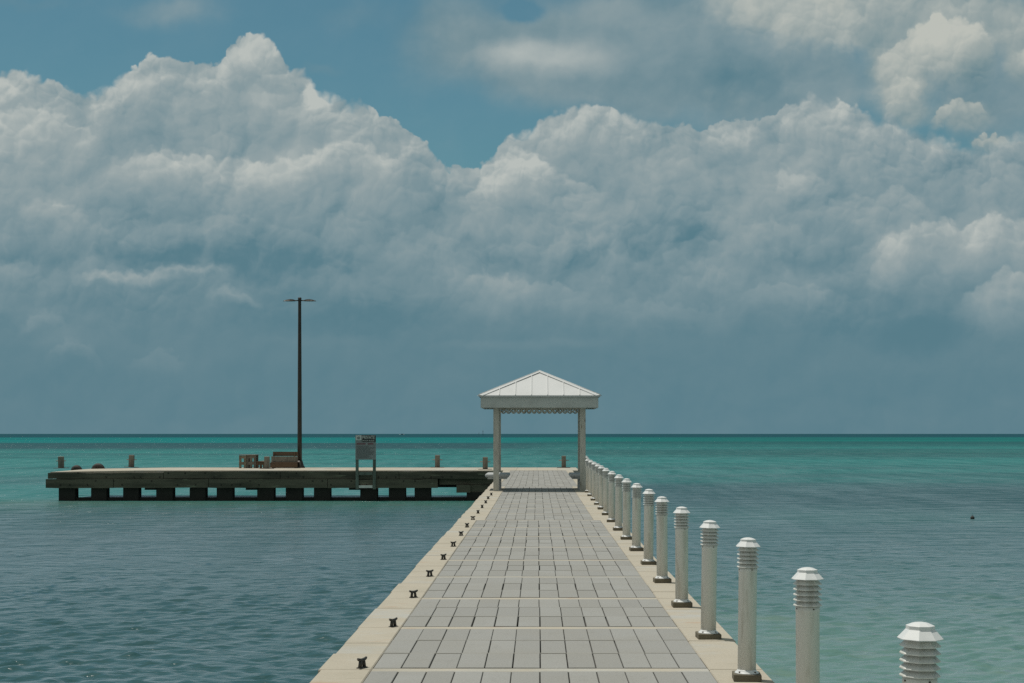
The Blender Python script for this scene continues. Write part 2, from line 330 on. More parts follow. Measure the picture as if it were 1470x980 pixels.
# ------------------------------------------------------------------ mesh helpers
class MB:
    def __init__(s): s.v = []; s.f = []; s.sm = []; s.tone = []
    def add(s, vs, fs, smooth=False, tone=.5):
        o = len(s.v); s.v += [tuple(q) for q in vs]
        for f in fs: s.f.append([i + o for i in f]); s.sm.append(smooth); s.tone.append(tone)
        return s
    def box(s, x0, x1, y0, y1, z0, z1, tone=.5, mtx=None):
        vs = [Vector(p) for p in ((x0, y0, z0), (x1, y0, z0), (x1, y1, z0), (x0, y1, z0), (x0, y0, z1), (x1, y0, z1), (x1, y1, z1), (x0, y1, z1))]
        if mtx: vs = [mtx @ q for q in vs]
        return s.add(vs, [(0, 3, 2, 1), (4, 5, 6, 7), (0, 1, 5, 4), (1, 2, 6, 5), (2, 3, 7, 6), (3, 0, 4, 7)], tone=tone)
    def cbox(s, x0, x1, y0, y1, z0, z1, c=.006, tone=.5):   # box with chamfered top edges
        b = [(x0, y0), (x1, y0), (x1, y1), (x0, y1)]; t = [(x0 + c, y0 + c), (x1 - c, y0 + c), (x1 - c, y1 - c), (x0 + c, y1 - c)]
        vs = [(*q, z0) for q in b] + [(*q, z1 - c) for q in b] + [(*q, z1) for q in t]
        fs = [(3, 2, 1, 0), (8, 9, 10, 11)] + [(i, (i + 1) % 4, 4 + (i + 1) % 4, 4 + i) for i in range(4)] + [(4 + i, 4 + (i + 1) % 4, 8 + (i + 1) % 4, 8 + i) for i in range(4)]
        return s.add(vs, fs, tone=tone)
    def lathe(s, prof, n=24, rot=0.0, c=(0, 0), smooth=True, cap=True):
        vs = []; fs = []
        for (r, z) in prof:
            for i in range(n):
                a = rot + 2 * math.pi * i / n; vs.append((c[0] + r * math.cos(a), c[1] + r * math.sin(a), z))
        for j in range(len(prof) - 1):
            for i in range(n): fs.append((j * n + i, j * n + (i + 1) % n, (j + 1) * n + (i + 1) % n, (j + 1) * n + i))
        s.add(vs, fs, smooth)
        if cap:
            o = len(s.v) - len(vs)
            s.f.append([o + i for i in range(n)][::-1]); s.sm.append(False); s.tone.append(.5)
            s.f.append([o + (len(prof) - 1) * n + i for i in range(n)]); s.sm.append(False); s.tone.append(.5)
        return s
    def tube(s, a, b, r, n=10, r2=None):
        a = Vector(a); b = Vector(b); q = (b - a).to_track_quat('Z', 'Y').to_matrix(); r2 = r if r2 is None else r2
        vs = [a + q @ Vector((r * math.cos(2 * math.pi * i / n), r * math.sin(2 * math.pi * i / n), 0)) for i in range(n)]
        vs += [b + q @ Vector((r2 * math.cos(2 * math.pi * i / n), r2 * math.sin(2 * math.pi * i / n), 0)) for i in range(n)]
        fs = [(i, (i + 1) % n, n + (i + 1) % n, n + i) for i in range(n)]
        s.add(vs, fs, True)
        o = len(s.v) - 2 * n
        s.f += [[o + i for i in range(n)][::-1], [o + n + i for i in range(n)]]; s.sm += [False] * 2; s.tone += [.5] * 2
        return s
    def torus(s, c, Rr, r, axis='y', n=20, k=8, arc=(0, 2 * math.pi)):
        vs = []; fs = []; closed = arc[1] - arc[0] > 6.2; nn = n if closed else n + 1
        for i in range(nn):
            a = arc[0] + (arc[1] - arc[0]) * i / n
            for j in range(k):
                b = 2 * math.pi * j / k; rr = Rr + r * math.cos(b); h = r * math.sin(b)
                if axis == 'y': p = (c[0] + rr * math.cos(a), c[1] + h, c[2] + rr * math.sin(a))
                else: p = (c[0] + h, c[1] + rr * math.cos(a), c[2] + rr * math.sin(a))
                vs.append(p)
        for i in range(n):
            i2 = (i + 1) % nn
            for j in range(k): fs.append((i * k + j, i2 * k + j, i2 * k + (j + 1) % k, i * k + (j + 1) % k))
        return s.add(vs, fs, True)
    def build(s, name, m, parent=None, loc=(0, 0, 0), bevel=0):
        me = bpy.data.meshes.new(name); me.from_pydata(s.v, [], s.f)
        me.polygons.foreach_set('use_smooth', s.sm)
        at = me.attributes.new('tone', 'FLOAT', 'FACE'); at.data.foreach_set('value', s.tone)
        me.materials.append(m); me.update()
        import bmesh
        bm = bmesh.new(); bm.from_mesh(me); bmesh.ops.recalc_face_normals(bm, faces=bm.faces); bm.to_mesh(me); bm.free()
        o = bpy.data.objects.new(name, me); COL.objects.link(o); o.location = loc
        if parent is not None: o.parent = parent
        if bevel:
            b = o.modifiers.new('bevel', 'BEVEL'); b.width = bevel; b.segments = 2; b.limit_method = 'ANGLE'; b.angle_limit = R(40)
        return o
def thing(name, label, cat, loc=(0, 0, 0), rz=0.0, group=None):
    o = bpy.data.objects.new(name, None); COL.objects.link(o); o.location = loc; o.rotation_euler = (0, 0, rz); o.empty_display_size = .2
    return tag(o, label, cat, group)
def tag(o, label, cat, group=None, kind=None):
    o['label'] = label; o['category'] = cat
    if group: o['group'] = group
    if kind: o['kind'] = kind
    return o
def dup(root, loc, rz, label):
    r = root.copy(); COL.objects.link(r); r.location = loc; r.rotation_euler = (0, 0, rz); r['label'] = label
    for ch in list(root.children):
        c = ch.copy(); COL.objects.link(c); c.parent = r
        for g in list(ch.children):
            d = g.copy(); COL.objects.link(d); d.parent = c
    return r
def at(px, d): return (px - 771.5) / F * d       # photo column -> X at distance d
def zt(py, d): return EYE + (622.5 - py) / F * d

# ------------------------------------------------------------------ water
WF0, WF1 = 0.60, 0.12
def make_water():
    m, nt, b = mat('sea_water')
    p = worldpos(nt)
    sp = nt.node('ShaderNodeSeparateXYZ', {0: p}); x, y = E(nt, sp.outputs[0]), E(nt, sp.outputs[1])
    r = nt.m('SQRT', x * x * 0.25 + y * y)                                   # distance from shore
    lr = nt.m('LOGARITHM', nt.m('MAXIMUM', r, 5.0), 10.0)
    # patches of seabed, stretched along the shore
    pc = nt.v('MULTIPLY', p, (.25, 1, 1))
    n1, _ = nt.noise(pc, .045, 4, .55); n2, _ = nt.noise(pc, .012, 4, .6); n3, _ = nt.noise(nt.v('MULTIPLY', p, (.3, 1, 1)), .006, 4, .6)
    lw = lr + (n1 - .5) * .16 * nt.step(lr, 1.8, 2.6, 1.0, .3) + (n3 - .5) * .10
    s = (lw - 1.0) / 3.0                                                     # 10 m .. 10 km
    q = lambda d: (math.log10(d) - 1) / 3
    slate = (.022, .080, .086, 1); slate2 = (.026, .080, .090, 1); teal = (.018, .170, .162, 1); teal2 = (.022, .186, .176, 1)
    bright = (.004, .195, .195, 1); reef = (.022, .078, .092, 1); navy = (.008, .060, .088, 1); green = (.030, .125, .098, 1); sand = (.070, .165, .135, 1)
    left = nt.ramp(s, [(q(20), slate), (q(46), slate2), (q(58), (.018, .082, .088, 1)), (q(68), green), (q(77), teal), (q(125), teal), (q(185), teal2), (q(305), teal2), (q(345), reef), (q(500), reef), (q(560), bright), (q(1150), bright), (q(1500), navy), (q(9000), navy)])
    right = nt.ramp(s, [(q(17), (.125, .240, .205, 1)), (q(23), (.105, .215, .188, 1)), (q(31), (.052, .140, .138, 1)), (q(42), (.028, .100, .108, 1)), (q(50), (.026, .096, .106, 1)), (q(58), (.032, .114, .118, 1)), (q(70), (.018, .078, .090, 1)), (q(88), (.018, .080, .092, 1)), (q(104), (.018, .150, .145, 1)), (q(190), teal2),
                        (q(260), (.018, .120, .115, 1)), (q(340), teal2), (q(560), (.014, .105, .108, 1)), (q(700), (.008, .170, .155, 1)), (q(1200), (.008, .160, .150, 1)), (q(1700), navy), (q(9000), navy)])
    sx = nt.step(x / nt.m('MAXIMUM', y, 8.0) + (n2 - .5) * .06, -0.04, 0.035)
    c = nt.mix(sx, left, right)
    # seagrass streaks
    st, _ = nt.noise(nt.v('MULTIPLY', p, (.08, .55, 1)), .12, 5, .65)
    st2, _ = nt.noise(nt.v('MULTIPLY', p, (.12, .8, 1)), .02, 4, .6)
    c = nt.mix(nt.step(st, .46, .62, 0, .5) * nt.step(r, 60, 110), c, (.018, .085, .095, 1))
    c = nt.mix(nt.step(st2, .46, .62, 0, .5) * nt.step(r, 150, 260), c, (.016, .085, .098, 1))
    # sandy blotches bottom right
    gx, _ = nt.noise(nt.v('MULTIPLY', p, (.5, 1.4, 1)), .8, 5, .65)
    c = nt.mix(nt.step(gx, .5, .7, 0, .55) * sx * nt.step(r, 36, 24), c, (.18, .26, .20, 1))
    gn, _ = nt.noise(nt.v('MULTIPLY', p, (1.0, .13, 1)), 0.5, 5, .78)
    gmod = 1.0 + (nt.step(gn, .36, .64, -.4, .4, kind='LINEAR') * nt.step(r, 25, 90, .3, 1.0))
    c = nt.mix(nt.step(gn, .50, .34, 0, .45, kind='LINEAR') * nt.step(r, 45, 140, .0, 1.0), c, (.012, .075, .085, 1))  # dark strokes of far waves painted into the water colour
    c = nt.mix(nt.step(gn, .52, .68, 0, .40, kind='LINEAR') * nt.step(r, 45, 140, .0, 1.0), c, nt.mix(0.5, c, (.05, .26, .23, 1)))  # light strokes of far waves, painted in the same way
    w1, _ = nt.noise(nt.v('MULTIPLY', p, (.6, 1.0, 1)), 2.6, 3, .55, .3)
    w2, _ = nt.noise(nt.v('MULTIPLY', p, (.6, 1.0, 1)), 8.0, 3, .55, .3)
    w4, _ = nt.noise(nt.v('MULTIPLY', p, (.5, 1.0, 1)), .9, 2, .5, .3)
    w5, _ = nt.noise(nt.v('MULTIPLY', p, (.3, 1.0, 1)), .22, 3, .55, .3)
    h = (w1 - .5) * nt.step(r, 20, 60, .07, .12) + (w2 - .5) * .022 + (w4 - .5) * nt.step(r, 22, 80, 0.0, .62) + (w5 - .5) * nt.step(r, 60, 300, 0.0, 1.6)
    bp = nt.node('ShaderNodeBump', {'Height': h, 'Strength': 1.0, 'Distance': 1.0})
    inc = nt.node('ShaderNodeNewGeometry').outputs['Incoming']
    cs = nt.m('MAXIMUM', nt.v('DOT_PRODUCT', inc, bp.outputs[0]), 0.0)
    fr = nt.m('POWER', 1.0 - nt.m('MINIMUM', cs, 1.0), 5.0) * (E(nt, nt.node('ShaderNodeRGBToBW', {0: nt.ramp(lr / 4.0, [(.30, (.90,) * 3), (.40, (.68,) * 3), (.47, (.42,) * 3), (.56, (.24,) * 3), (.66, (.12,) * 3), (.72, (.05,) * 3)])}).outputs[0])) * gmod + 0.02
    nt.n.remove(b)
    d = nt.node('ShaderNodeBsdfDiffuse', {'Color': c, 'Normal': bp.outputs[0]})
    g = nt.node('ShaderNodeBsdfGlossy', {'Color': (1, 1, 1, 1), 'Roughness': nt.step(r, 30, 500, .22, .2), 'Normal': bp.outputs[0]})
    mx = nt.node('ShaderNodeMixShader', {0: fr, 1: d.outputs[0], 2: g.outputs[0]})
    out = [n for n in nt.n if n.type == 'OUTPUT_MATERIAL'][0]; nt.l.new(mx.outputs[0], out.inputs[0])
    return m
def sea():
    ts = np.concatenate([-np.geomspace(60, .62, 22), np.linspace(-.58, .58, 1150), np.geomspace(.62, 60, 22)])
    fy = 1.0 / np.linspace(1 / 7.0, 1 / 420.0, 1150)
    ys = np.concatenate([-np.geomspace(60000, 12, 16), [-4, 0, 3, 5], fy, np.geomspace(440, 80000, 40)])
    Yg, Tg = np.meshgrid(ys, ts, indexing='ij'); Xg = Tg * np.maximum(np.abs(Yg), 7.0)
    H = np.zeros_like(Xg); rg = np.random.RandomState(4)
    dy = np.gradient(ys); sp = np.abs(dy)[:, None]
    fine = (Yg > 6.5) & (Yg < 430)
    env = np.clip((Yg - 6.5) / 3, 0, 1) * np.clip((430 - Yg) / 120, 0, 1) * np.clip((.6 - np.abs(Tg)) / .06, 0, 1)
    rows = np.where((ys > 6.5) & (ys < 430))[0]; r0, r1 = rows[0], rows[-1] + 1
    x, y = Xg[r0:r1], Yg[r0:r1]; h = np.zeros_like(x); spr = sp[r0:r1]
    N = 100; lam = np.geomspace(.16, 4.0, N); rg.shuffle(lam)
    # slow meander so crests never line up
    xm = x + .8 * np.sin(y * .31 + 1.3) + .5 * np.sin(x * .23 + y * .11); ym = y + .6 * np.sin(x * .37 + .7) + .35 * np.sin(x * .9 - y * .41)
    gust = .78 + .16 * np.sin(x * .071 + y * .023 + 1.0) + .16 * np.sin(y * .052 - x * .031 + 2.2) + .10 * np.sin(x * .19 - y * .14)
    for l in lam:
        a = R(90 + 12) + rg.normal(0, R(46)); k = 2 * math.pi / l
        slope = .035 * math.exp(-(math.log(l / .42) / .75) ** 2)
        f = np.exp(-(1.6 * spr / l) ** 2)
        h += f * (slope / k) * np.sin(k * (xm * math.cos(a) + ym * math.sin(a)) + rg.uniform(0, 6.28))
    h = h * gust
    sd_ = h.std(); h = h + .35 * h * np.abs(h) / (2 * sd_) 
    H[r0:r1] = h * env[r0:r1]
    co = np.stack([Xg, Yg, H], -1).reshape(-1, 3).astype(np.float32)
    nr, ncol = len(ys), len(ts)
    ii = (np.arange(nr - 1)[:, None] * ncol + np.arange(ncol - 1)[None, :]).ravel()
    quads = np.stack([ii, ii + 1, ii + ncol + 1, ii + ncol], -1).astype(np.int32)
    me = bpy.data.meshes.new('sea_water'); me.vertices.add(len(co)); me.vertices.foreach_set('co', co.ravel())
    me.loops.add(quads.size); me.loops.foreach_set('vertex_index', quads.ravel())
    me.polygons.add(len(quads)); me.polygons.foreach_set('loop_start', np.arange(0, quads.size, 4, dtype=np.int32))
    me.polygons.foreach_set('use_smooth', np.ones(len(quads), bool)); me.update(calc_edges=True); me.validate()
    me.materials.append(make_water())
    o = bpy.data.objects.new('sea_water', me); COL.objects.link(o); o.location = (0, 0, WATER); o['kind'] = 'structure'; return o
sea()

# ------------------------------------------------------------------ the pier
BAND0, BAY = 11.25, 2.44
KS = range(-5, 25)
def bounds(k):
    if k < 8: return -1.195, 1.235, 12
    if k < 16: return -1.03, 1.11, 11
    return -1.24, 1.32, 12
pier = thing('pier', 'long concrete pier paved in grey slabs running out to the gazebo', 'pier', (0, 0, 0))
edgeL = MB(); edge = MB(); pav = MB(); batt = MB(); band = MB()
XL, XR = -1.572, 1.624
PIER_END = 72.3
rnd = random.Random(3)
y0 = BAND0 + BAY * KS[0]
jl = jr = 0
for k in KS:
    ya = BAND0 + BAY * k; yb = min(ya + BAY, PIER_END)
    if ya > PIER_END - .3: break
    l, r, nc = bounds(k)
    band = MB(); band.cbox(l - .001, r + .001, ya - .075, ya + .075, -.12, -.003, .004, tone=rnd.choice([.4, .5, .6, .8])); band.build('cross_beam', M['concrete'], pier)
    # edge slabs, two or three a bay
    for side in (-1, 1):
        cuts = [ya, ya + BAY * rnd.uniform(.26, .34), ya + BAY * rnd.uniform(.58, .68), yb]
        for a, b2, tt in zip(cuts[:-1], cuts[1:], (rnd.uniform(.4, .55), rnd.uniform(.4, .85), rnd.uniform(.3, .55))):
            g = .004; o = rnd.uniform(-.013, .013)
            if side < 0: edgeL.cbox(XL + o, l - .004, a + g, b2 - g, -.30, rnd.uniform(-.004, .003), .008, tone=tt)
            else: edge.cbox(r + .004, XR + o * .4, a + g, b2 - g, -.30, rnd.uniform(-.004, .003), .008, tone=tt)
    a, b3 = ya + .078, yb - .078
    step = (b3 - a) / 3; wcol = (r - l) / nc
    jrow = [rnd.choice([.003, .004, .005, .009]) for _ in range(3)]
    for i in range(3):
        ys, ye = a + i * step + .014, a + (i + 1) * step - .014
        off = rnd.uniform(-.004, .004)
        for j in range(nc):
            g = jrow[i] * (rnd.uniform(.6, 1.4))
            xs = l + j * wcol + (g if j else .004) + (off if j else 0); xe = l + (j + 1) * wcol - .003 + (off if j < nc - 1 else 0)
            pav.cbox(xs, xe, ys, ye, -.045, rnd.uniform(-.0025, .0025), .003, tone=rnd.random() ** .8)
        if i: batt.box(l + .002, r - .002, a + i * step - .0125, a + i * step + .0125, -.09, .0012, tone=1)
edge.build('edge_slab', M['concrete'], pier); edgeL.build('edge_slab', M['concrete'], pier)
pav.build('paving', M['paver'], pier)
batt.box(XL + .06, XR - .06, y0, PIER_END, -.34, -.07, tone=0); batt.build('joint_bed', M['bed'], pier)
for k in range(0, 30, 3):
    for sx in (-1.25, 1.3):
        MB().lathe([(.2, -4.2), (.2, -.32)], 16, c=(sx, 6.0 + k * 2.44)).build('pile', M['pile'], pier)

# ------------------------------------------------------------------ cleats on the left edge
def make_cleat(label):
    t = thing('mooring_cleat', label, 'cleat', (0, 0, 0), 0, 'small mooring cleats along the left pier edge')
    b = MB(); b.cbox(-.028, .028, -.05, .05, 0, .012, .004); b.build('base_plate', M['iron'], t)
    for s in (-1, 1):
        MB().tube((0, s * .034, .008), (0, s * .022, .076), .018, 10, .016).build('leg', M['iron'], t)
    h = MB(); pts = [(-.068, .094), (-.055, .086), (-.03, .078), (0, .075), (.03, .078), (.055, .086), (.068, .094)]; rr = [.010, .014, .016, .017, .016, .014, .010]
    for i in range(6): h.tube((0, pts[i][0], pts[i][1]), (0, pts[i + 1][0], pts[i + 1][1]), rr[i], 10, rr[i + 1])
    h.build('horn', M['iron'], t); return t
ORD = ['nearest', 'second', 'third', 'fourth', 'fifth', 'sixth', 'seventh', 'eighth', 'ninth', 'tenth', 'eleventh', 'twelfth', 'thirteenth', 'fourteenth', 'fifteenth', 'sixteenth', 'seventeenth', 'eighteenth', 'nineteenth']
CL = lambda k: ('small black cleat on a whitish patch of the left pier edge, the nearest one' if k == 0 else
    'small black cleat beside the rust streak, fourth from the front on the left edge' if k == 3 else
    'small black cleat on the left pier edge by the gazebo post, farthest of its row' if k == 13 else
    'small black cleat, %s from the front along the left pier edge' % ORD[k])
cl = make_cleat(CL(0)); cl.scale = (.80, .80, .78)
for k in range(14):
    y = 11.32 + BAY * k; rz = R(-40 + rnd.uniform(-16, 16))
    if k == 0: cl.location = (-1.272, y, 0); cl.rotation_euler = (0, 0, rz)
    else: dup(cl, (-1.275 + rnd.uniform(-.012, .012), y + rnd.uniform(-.04, .04), 0), rz, CL(k))

# ------------------------------------------------------------------ bollard lights
def make_bollard(label):
    t = thing('bollard_light', label, 'bollard light', (0, 0, 0), 0, 'white louvred bollard lights along the right pier edge')
    MB().cbox(-.095, .095, -.095, .095, 0, .046, .004).build('base_pad', M['pad'], t)
    fl = MB().lathe([(.084, .046), (.084, .049), (.080, .053), (.066, .065), (.065, .071)], 28).build('flange', M['white_pale'], t)
    for i in range(4):
        sb = MB(); a = R(45 + 90 * i); sb.tube((.075 * math.cos(a), .075 * math.sin(a), .050), (.076 * math.cos(a), .076 * math.sin(a), .062), .006, 8)
        sb.build('anchor_bolt', M['fastener'], fl)
    MB().lathe([(.0635, .060), (.0635, .742), (.0655, .744), (.0655, .772), (.060, .776)], 32).build('shaft', M['white'], t)
    for i in range(4):
        sw = MB(); a = R(22 + 90 * i); c, s = math.cos(a), math.sin(a)
        sw.tube((.060 * c, .060 * s, .762), (.0675 * c, .0675 * s, .762), .0042, 8)
        sw.build('screw', M['fastener'], t)
    MB().lathe([(.040, .770), (.040, .925)], 20).build('lens', M['signink'], t)  # coloured dark to deepen the shade between the louvres
    rot = R(22.5 + 7)
    for i in range(5):
        z = .776 + .0285 * i
        MB().lathe([(.046, z + .0225), (.054, z + .0255), (.0775, z + .004), (.0775, z), (.0755, z), (.050, z + .019)], 8, rot, smooth=False, cap=False).build('louvre', M['white'], t)
    MB().lathe([(.052, .915), (.086, .918), (.0865, .921), (.055, .955), (.0545, .957), (.0545, .969), (.053, .970), (.030, .979), (.012, .982)], 8, rot, smooth=False).build('cap', M['white_pale'], t)
    return t
BD = [5.95, 8.38, 10.79, 12.97, 15.38, 17.88, 20.3, 22.7, 25.1, 27.5, 30.1, 32.7, 35.2, 37.4, 39.9, 42.7, 45.3, 50.6]
BXL = [1.449, 1.453, 1.447, 1.42, 1.423, 1.43, 1.445, 1.438, 1.433, 1.43, 1.432, 1.445, 1.453, 1.452, 1.455, 1.46, 1.468, 1.57]
def BL(i):
    if i == 0: return 'white louvred bollard light at the lower right corner, only its head in view'
    if i == 1: return 'white louvred bollard light with its base cut off by the bottom of the photo'
    if i == 2: return 'white louvred bollard light, third from the front, the nearest whose dark base shows'
    if i == 16: return 'white louvred bollard light standing nearest before the right gazebo post'
    if i == 17: return 'white louvred bollard light mostly hidden behind the right gazebo post'
    return 'white louvred bollard light, %s from the front on the right pier edge' % ORD[i]
bo = make_bollard(BL(0))
for i, (d, x) in enumerate(zip(BD, BXL)):
    o = bo if i == 0 else dup(bo, (0, 0, 0), 0, BL(i))
    o.location = (x, d, .001); o.rotation_euler = (R(rnd.uniform(-.5, .5)), R(rnd.uniform(-.4, .9) if i < 4 else rnd.uniform(-.5, .5)), R(rnd.uniform(-4, 4)))

# ------------------------------------------------------------------ gazebo
GX, GY = .061, 47.6
gz = thing('gazebo', 'white open gazebo with hipped metal roof straddling the pier', 'gazebo', (GX, GY, 0))
PXs, PYs = 1.287, 1.22
for sx in (-1, 1):
    for sy in (-1, 1):
        lean = .02
        MB().box(sx * PXs - .0825, sx * PXs + .0825, sy * PYs - .0825, sy * PYs + .0825, 0.001, 2.52).build('post', M['post'], gz, bevel=.006)
hx, hy = 1.735, 1.62           # eaves half size
zf0, zf1 = 2.470, 2.808
fa = MB()
fa.box(-hx, hx, -hy, -hy + .03, zf0, zf1); fa.box(-hx, hx, hy - .03, hy, zf0, zf1)
fa.box(-hx, -hx + .03, -hy + .031, hy - .031, zf0, zf1); fa.box(hx - .03, hx, -hy + .031, hy - .031, zf0, zf1)
fa.build('fascia', M['trim'], gz, bevel=.003)
be = MB()
be.box(-PXs - .08, PXs + .08, -PYs - .06, -PYs + .06, 2.522, 2.70); be.box(-PXs - .08, PXs + .08, PYs - .06, PYs + .06, 2.522, 2.70)
be.box(-PXs - .06, -PXs + .06, -PYs + .062, PYs - .062, 2.522, 2.70); be.box(PXs - .06, PXs + .06, -PYs + .062, PYs - .062, 2.522, 2.70)
be.build('header_beam', M['post'], gz)
MB().box(-hx + .032, hx - .032, -hy + .032, hy - .032, 2.72, 2.74).build('ceiling', M['trim'], gz)
ex, ey, ze, za = hx + .055, hy + .055, 2.822, 3.585
apex = Vector((0, 0, za))
def slope(cs, name='roof_panel'):
    a, b = Vector(cs[0]), Vector(cs[1]); n = (b - a).cross(apex - a).normalized()
    if n.z < 0: n = -n
    mb = MB(); th = n * .012
    vs = [a, b, apex, a + th, b + th, apex + th]
    mb.add(vs, [(0, 2, 1), (3, 4, 5), (0, 1, 4, 3), (1, 2, 5, 4), (2, 0, 3, 5)])
    mid = (a + b) / 2; e = (b - a).normalized(); L = (b - a).length / 2; up = (apex - mid); ups = up.normalized()
    k = .237; sm = MB()
    while k < L - .1:
        for s in (-1, 1):
            f = 1 - k / L; p0 = mid + e * s * k + th; p1 = p0 + up * f
            wd = e * .011; hn = n * .026
            q = [p0 - wd, p0 + wd, p1 + wd, p1 - wd]
            sm.add([*q, *[v + hn for v in q]], [(0, 3, 2, 1), (4, 5, 6, 7), (0, 1, 5, 4), (1, 2, 6, 5), (2, 3, 7, 6), (3, 0, 4, 7)])
        k += .474
    # drip edge, folded down over the fascia
    dd = Vector((0, 0, -.03))
    mb.add([a + th, b + th, b + dd, a + dd], [(0, 1, 2, 3)])
    o = mb.build(name, M['roof'], gz); sm.build('seam', M['roof'], o); return o
cn = [(-ex, -ey, ze), (ex, -ey, ze), (ex, ey, ze), (-ex, ey, ze)]
for i in range(4): slope((cn[i], cn[(i + 1) % 4]))
for i in range(4):        # hip caps
    a = Vector(cn[i]); d = (apex - a).normalized(); side = Vector((-d.y, d.x, 0)).normalized()
    out = Vector((a.x, a.y, 0)).normalized()
    h = MB(); wv = .17
    # two wings lying on the slopes, a rounded ridge between
    A0 = a + Vector((0, 0, .030)); A1 = apex + Vector((0, 0, .045))
    def wing(p, sgn, k):
        return p + side * sgn * k + Vector((0, 0, -k * (za - ze) / math.hypot(ex, ey) * .92))
    for sgn in (-1, 1):
        pr = [A0, wing(A0 + d * .05, sgn, wv * .75), wing(A1 - d * .04, sgn, wv * .5), A1]
        h.add(pr + [q - Vector((0, 0, .02)) for q in pr], [(0, 1, 2, 3), (7, 6, 5, 4), (1, 5, 6, 2), (0, 4, 5, 1), (3, 2, 6, 7)])
    h.tube(A0, A1, .014, 8)
    h.build('hip_cap', M['roof'], gz)
# hanging ring trim below the fascia
def rings(ax, fixed, half):
    mb = MB(); n = 15; st = 2 * half / n
    for i in range(n):
        c = -half + st * (i + .5)
        if ax == 'x': mb.torus((c, fixed, 2.402), .058, .020, 'y', 18, 6)
        else: mb.torus((fixed, c, 2.402), .058, .020, 'x', 18, 6)
    if ax == 'x': mb.box(-half, half, fixed - .012, fixed + .012, 2.452, 2.52)
    else: mb.box(fixed - .012, fixed + .012, -half, half, 2.452, 2.52)
    mb.build('ring_trim', M['post'], gz)
rings('x', -PYs, PXs - .085); rings('x', PYs, PXs - .085); rings('y', -PXs, PYs - .085); rings('y', PXs, PYs - .085)
ob = MB(); ob.cbox(PXs + .085, PXs + .17, -PYs - .05, -PYs + .05, .03, .20, .01); ob.tube((PXs + .12, -PYs, .2), (PXs + .12, -PYs, .42), .012, 8); ob.tube((PXs + .12, -PYs, .42), (PXs + .07, -PYs, .44), .012, 8)
ob.build('outlet_box', M['iron'], gz)

for sx, lb in ((-1, 'white concrete slab bench under the left side of the gazebo'), (1, 'grey concrete slab bench under the right side of the gazebo')):
    b = thing('bench', lb, 'bench', (GX + sx * (PXs - .02), GY, 0), 0, 'slab benches in the gazebo')
    s = MB(); w2, L2 = .36, .98
    s.box(-w2, w2, -L2, L2, .40, .50); o = s.build('seat', M['bench'], b, bevel=.04)
    MB().box(-w2 + .07, w2 - .07, -L2 + .06, L2 - .06, .345, .402).build('seat_rib', M['bench'], b)
    for q in (-.62, .62): MB().box(-.09, .09, q - .12, q + .12, .001, .347).build('leg', M['bench'], b)

# ------------------------------------------------------------------ the jetty across the end
JY0, JY1, JXL, JXR = 72.35, 78.7, -22.6, 1.95
jet = thing('jetty', 'dark timber faced jetty with pale concrete top crossing the end of the pier', 'jetty', (0, 0, 0))
slab = MB()
xs = np.linspace(JXL, JXR, 26)
def edge_front(x): return JY0 + .02 * math.sin(x * 1.7) + (0.05 if x < -21 else 0)
for i in range(25):
    a, b = xs[i], xs[i + 1]
    dz = -.07 * max(0, min(1, (-18.6 - a) / 4.0)); dz2 = -.07 * max(0, min(1, (-18.6 - b) / 4.0))
    g = .004
    vs = [(a + g, edge_front(a), -.16), (b - g, edge_front(b), -.16), (b - g, JY1, -.16), (a + g, JY1, -.16), (a + g, edge_front(a), dz), (b - g, edge_front(b), dz2), (b - g, JY1, dz2), (a + g, JY1, dz)]
    slab.add(vs, [(0, 3, 2, 1), (4, 5, 6, 7), (0, 1, 5, 4), (1, 2, 6, 5), (2, 3, 7, 6), (3, 0, 4, 7)], tone=rnd.uniform(.2, .75))
slab.build('deck_slab', M['concrete'], jet)
rndj = random.Random(11)
def plank(x0, x1, y, z0, z1, name='face_beam', jag0=0, th=.16):
    n = max(2, int((x1 - x0) / .45)); top = []; bot = []
    for i in range(n + 1):
        x = x0 + (x1 - x0) * i / n
        top.append((x, z1 - abs(rndj.gauss(0, .007)) - (.03 if rndj.random() < .05 else 0))); bot.append((x, z0 + rndj.gauss(0, .005)))
    vs = []
    for (x, zt_), (xb, zb) in zip(top, bot): vs += [(x, y, zb), (x, y, zt_), (x, y + th, zt_), (x, y + th, zb)]
    fs = [(0, 1, 2, 3)] + [(4 * n, 4 * n + 3, 4 * n + 2, 4 * n + 1)]
    for i in range(n):
        a = 4 * i; b = a + 4
        for q in range(4): fs.append((a + q, b + q, b + (q + 1) % 4, a + (q + 1) % 4))
    mb = MB(); mb.add(vs, fs); return mb.build(name, M['fascia'], jet)
# upper course and lower course of beams on the front face
cuts = [-22.66, -17.3, -11.9, -6.4, -2.25]
for a, b in zip(cuts[:-1], cuts[1:]): plank(a + .012, b - .012, JY0 - .17, -.375 + rndj.uniform(-.006, .006), -.035 - (.06 if a < -20 else 0))
cuts = [-22.74, -19.6, -15.2, -9.7, -4.6]
for a, b in zip(cuts[:-1], cuts[1:]): plank(a + .012, b - .012, JY0 - .235, -.80 + rndj.uniform(-.01, .01), -.385)
plank(-4.55, -1.6, JY0 + .05, -.66, -.385); plank(-3.75, -3.1, JY0 - .12, -1.02, -.66); plank(-3.1, -1.62, JY0 + .0, -1.02, -.67)
plank(-22.3, -22.05, JY0 - .02, -.80, -.40)
MB().box(-22.3, -22.12, JY0 - .01, JY1 - .1, -.78, -.165).build('end_beam', M['fascia'], jet)
MB().box(-22.3, JXR - .02, JY1 - .16, JY1 - .02, -.62, -.165).build('rear_beam', M['fascia'], jet)
